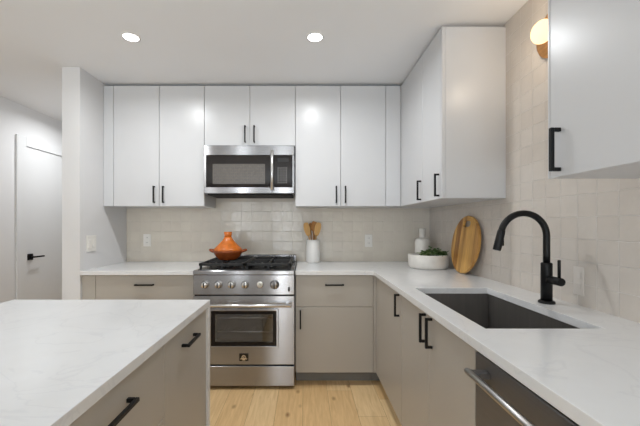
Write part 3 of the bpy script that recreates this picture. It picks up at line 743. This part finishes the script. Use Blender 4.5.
# ---------------- things on the worktop ----------------
# utensil crock
ux, uy = .074, 3.115
o = rooted('utensil_crock', lathe([(0, 0), (.058, 0), (.063, .004), (.065, .012), (.065, .200), (.062, .212), (.058, .212), (.057, .200), (.057, .012), (0, .010)], 40, (ux, uy, CT)), 'ceramic', (ux, uy, CT))
tag(o, 'tall white ceramic crock holding wooden utensils right of the range', 'crock')
def utensil(name, label, ang, lean_y, ln, hw, hl, m, kind, dx, dy):
    """stick with a flat or bowl-shaped head; stands in the crock and leans out"""
    t = thing(name, label, 'utensil', (ux+dx, uy+dy, CT+.011), 'wooden utensils in the white crock')
    bm = tube([(0, 0, 0), (0, 0, ln-hl*.9)], [.0045, .0055], 10); obj('stick', bm, m, t, local=True)
    bm = bmesh.new(); n_ = 14; th_ = .004
    fr, bk = [], []
    for k in range(n_):
        a = 2*PI*k/n_; ca, sa = math.cos(a), math.sin(a)
        if kind == 'spoon': x, z = hw*sa, hl/2*ca
        else: x, z = hw*(abs(sa)**.5)*(1 if sa > 0 else -1)*(1.0 if ca > 0 else .75+.25*(1+ca)), hl/2*ca
        dish = 0
        fr.append(bm.verts.new((x, -th_+dish, ln-hl/2+z))); bk.append(bm.verts.new((x, th_, ln-hl/2+z)))
    cf = bm.verts.new((0, .004 if kind == 'spoon' else -th_, ln-hl/2)); cb = bm.verts.new((0, th_+(.006 if kind == 'spoon' else 0), ln-hl/2))
    for k in range(n_):
        k2 = (k+1) % n_
        bm.faces.new((fr[k], fr[k2], cf)); bm.faces.new((bk[k2], bk[k], cb)); bm.faces.new((fr[k2], fr[k], bk[k], bk[k2]))
    obj('head', bm, m, t, local=True)
    t.rotation_euler = (lean_y, ang, 0)
utensil('wooden_spatula', 'wide pale bamboo spatula leaning out left of the white crock', -.23, .0, .37, .029, .13, M['bamboo'], 'flat', .015, -.012)
utensil('wooden_spatula', 'wide pale bamboo spatula leaning out right of the white crock', .19, .0, .368, .029, .13, M['bamboo'], 'flat', -.015, -.012)
utensil('wooden_spoon', 'narrow darker wooden spoon upright in the middle of the crock', .015, 0.03, .375, .023, .10, M['bamboo_dark'], 'spoon', 0, .0)
utensil('wooden_spoon', 'brown wooden spoon leaning slightly left of centre in the crock', -.07, -.02, .36, .017, .08, M['bamboo_dark'], 'spoon', .0, .03)
utensil('wooden_spoon', 'brown wooden spoon leaning slightly right of centre in the crock', .08, -.02, .37, .018, .085, M['bamboo_dark'], 'spoon', -.002, .018)

# bottle
o = rooted('ceramic_bottle', lathe([(0, 0), (.060, 0), (.065, .004), (.066, .20), (.062, .216), (.050, .226), (.029, .232), (.0265, .242), (.0265, .300), (.029, .306), (.028, .318), (.022, .320), (0, .318)], 36, (1.066, 3.045, CT)), 'stone', (1.066, 3.045, CT))
tag(o, 'white stone bottle with a narrow neck in the corner behind the planter', 'bottle')
# planter with greenery
px_, py_ = 1.000, 2.725
t = thing('potted_plant', 'low round white stone bowl with small green leafy plant in the corner', 'plant', (px_, py_, CT))
obj('bowl', lathe([(0, 0), (.135, 0), (.146, .005), (.154, .022), (.156, .106), (.152, .110), (.142, .110), (.139, .104), (.138, .03), (0, .02)], 48, (px_, py_, CT)), 'stone', t)
obj('soil', lathe([(0, .088), (.06, .092), (.12, .088), (.1375, .082), (.1375, .07), (0, .07)], 32, (px_, py_, CT)), 'soil', t)
def foliage(seed, n_, cx_, cy_, rx_, m, name, h0, h1):
    rnd = random.Random(seed); bm = bmesh.new()
    for k in range(n_):
        a = rnd.uniform(0, 2*PI); r = rx_*math.sqrt(rnd.random()); bx_, by_ = cx_+r*math.cos(a), cy_+r*math.sin(a)*.8
        out = Vector((math.cos(a), math.sin(a), 0)); hh_ = rnd.uniform(h0, h1)*(1-.5*(r/rx_)**2)
        p0 = Vector((bx_, by_, CT+.085)); p1 = p0+out*rnd.uniform(.0, .02)+Vector((0, 0, hh_))
        add_tube(bm, [p0, p1], [.0015, .001], 5)
        for q in range(3):
            yaw = rnd.uniform(0, 2*PI); el = rnd.uniform(-.2, .8); L = rnd.uniform(.022, .036); W = L*.36
            d = Vector((math.cos(yaw)*math.cos(el), math.sin(yaw)*math.cos(el), math.sin(el))); s = d.cross(Vector((0, 0, 1))).normalized(); u = s.cross(d)
            c0 = p1-Vector((0, 0, rnd.uniform(0, .02)))
            vs3 = [c0, c0+d*L*.35+s*W+u*.003, c0+d*L*.75+s*W*.7+u*.002, c0+d*L-u*.004, c0+d*L*.75-s*W*.7+u*.002, c0+d*L*.35-s*W+u*.003, c0+d*L*.5-u*.003]
            V = [bm.verts.new(v) for v in vs3]
            for i in range(6):
                bm.faces.new((V[i], V[(i+1) % 6], V[6]))
    # no recalc for open leaves
    return obj(name, bm, m, t)
foliage(3, 75, px_+.028, py_-.045, .085, M['leaf'], 'foliage', .035, .085)
foliage(5, 26, px_+.020, py_-.050, .090, M['leaf2'], 'foliage', .03, .075)

# cutting board leaning on the right wall
bm = bmesh.new(); N = 64; A, B = .20, .208; hv = .150
outer, inner = [], []
for k in range(N):
    a = 2*PI*k/N; ca, sa = math.cos(a), math.sin(a)
    # ray from hole centre (0,hv) to ellipse centred (0,0)
    qa = (ca/A)**2+(sa/B)**2; qb = 2*hv*sa/B**2; qc = (hv/B)**2-1
    s = (-qb+math.sqrt(qb*qb-4*qa*qc))/(2*qa); outer.append((s*ca, hv+s*sa))
    hr = 1/((abs(ca)/.052)**3+(abs(sa)/.022)**3)**(1/3); inner.append((hr*ca, hv+hr*sa))
T0, T1 = 0, .02
def L_(pts, x): return [bm.verts.new((x, -u, v+B)) for u, v in pts]
of, ob, if_, ib = L_(outer, T0), L_(outer, T1), L_(inner, T0), L_(inner, T1)
for k in range(N):
    j = (k+1) % N
    bm.faces.new((of[k], of[j], if_[j], if_[k])); bm.faces.new((ob[k], ib[k], ib[j], ob[j]))
    bm.faces.new((of[k], ob[k], ob[j], of[j])); bm.faces.new((if_[k], if_[j], ib[j], ib[k]))
o = obj('cutting_board', bm, 'board'); edge_bevel(o, .005, 3)
lean = math.radians(8); o.rotation_euler = (0, lean, 0); o.location = (1.110, 2.405, CT+.0031)
tag(o, 'round striped wooden cutting board with handle slot leaning on the right tiled wall', 'cutting board')
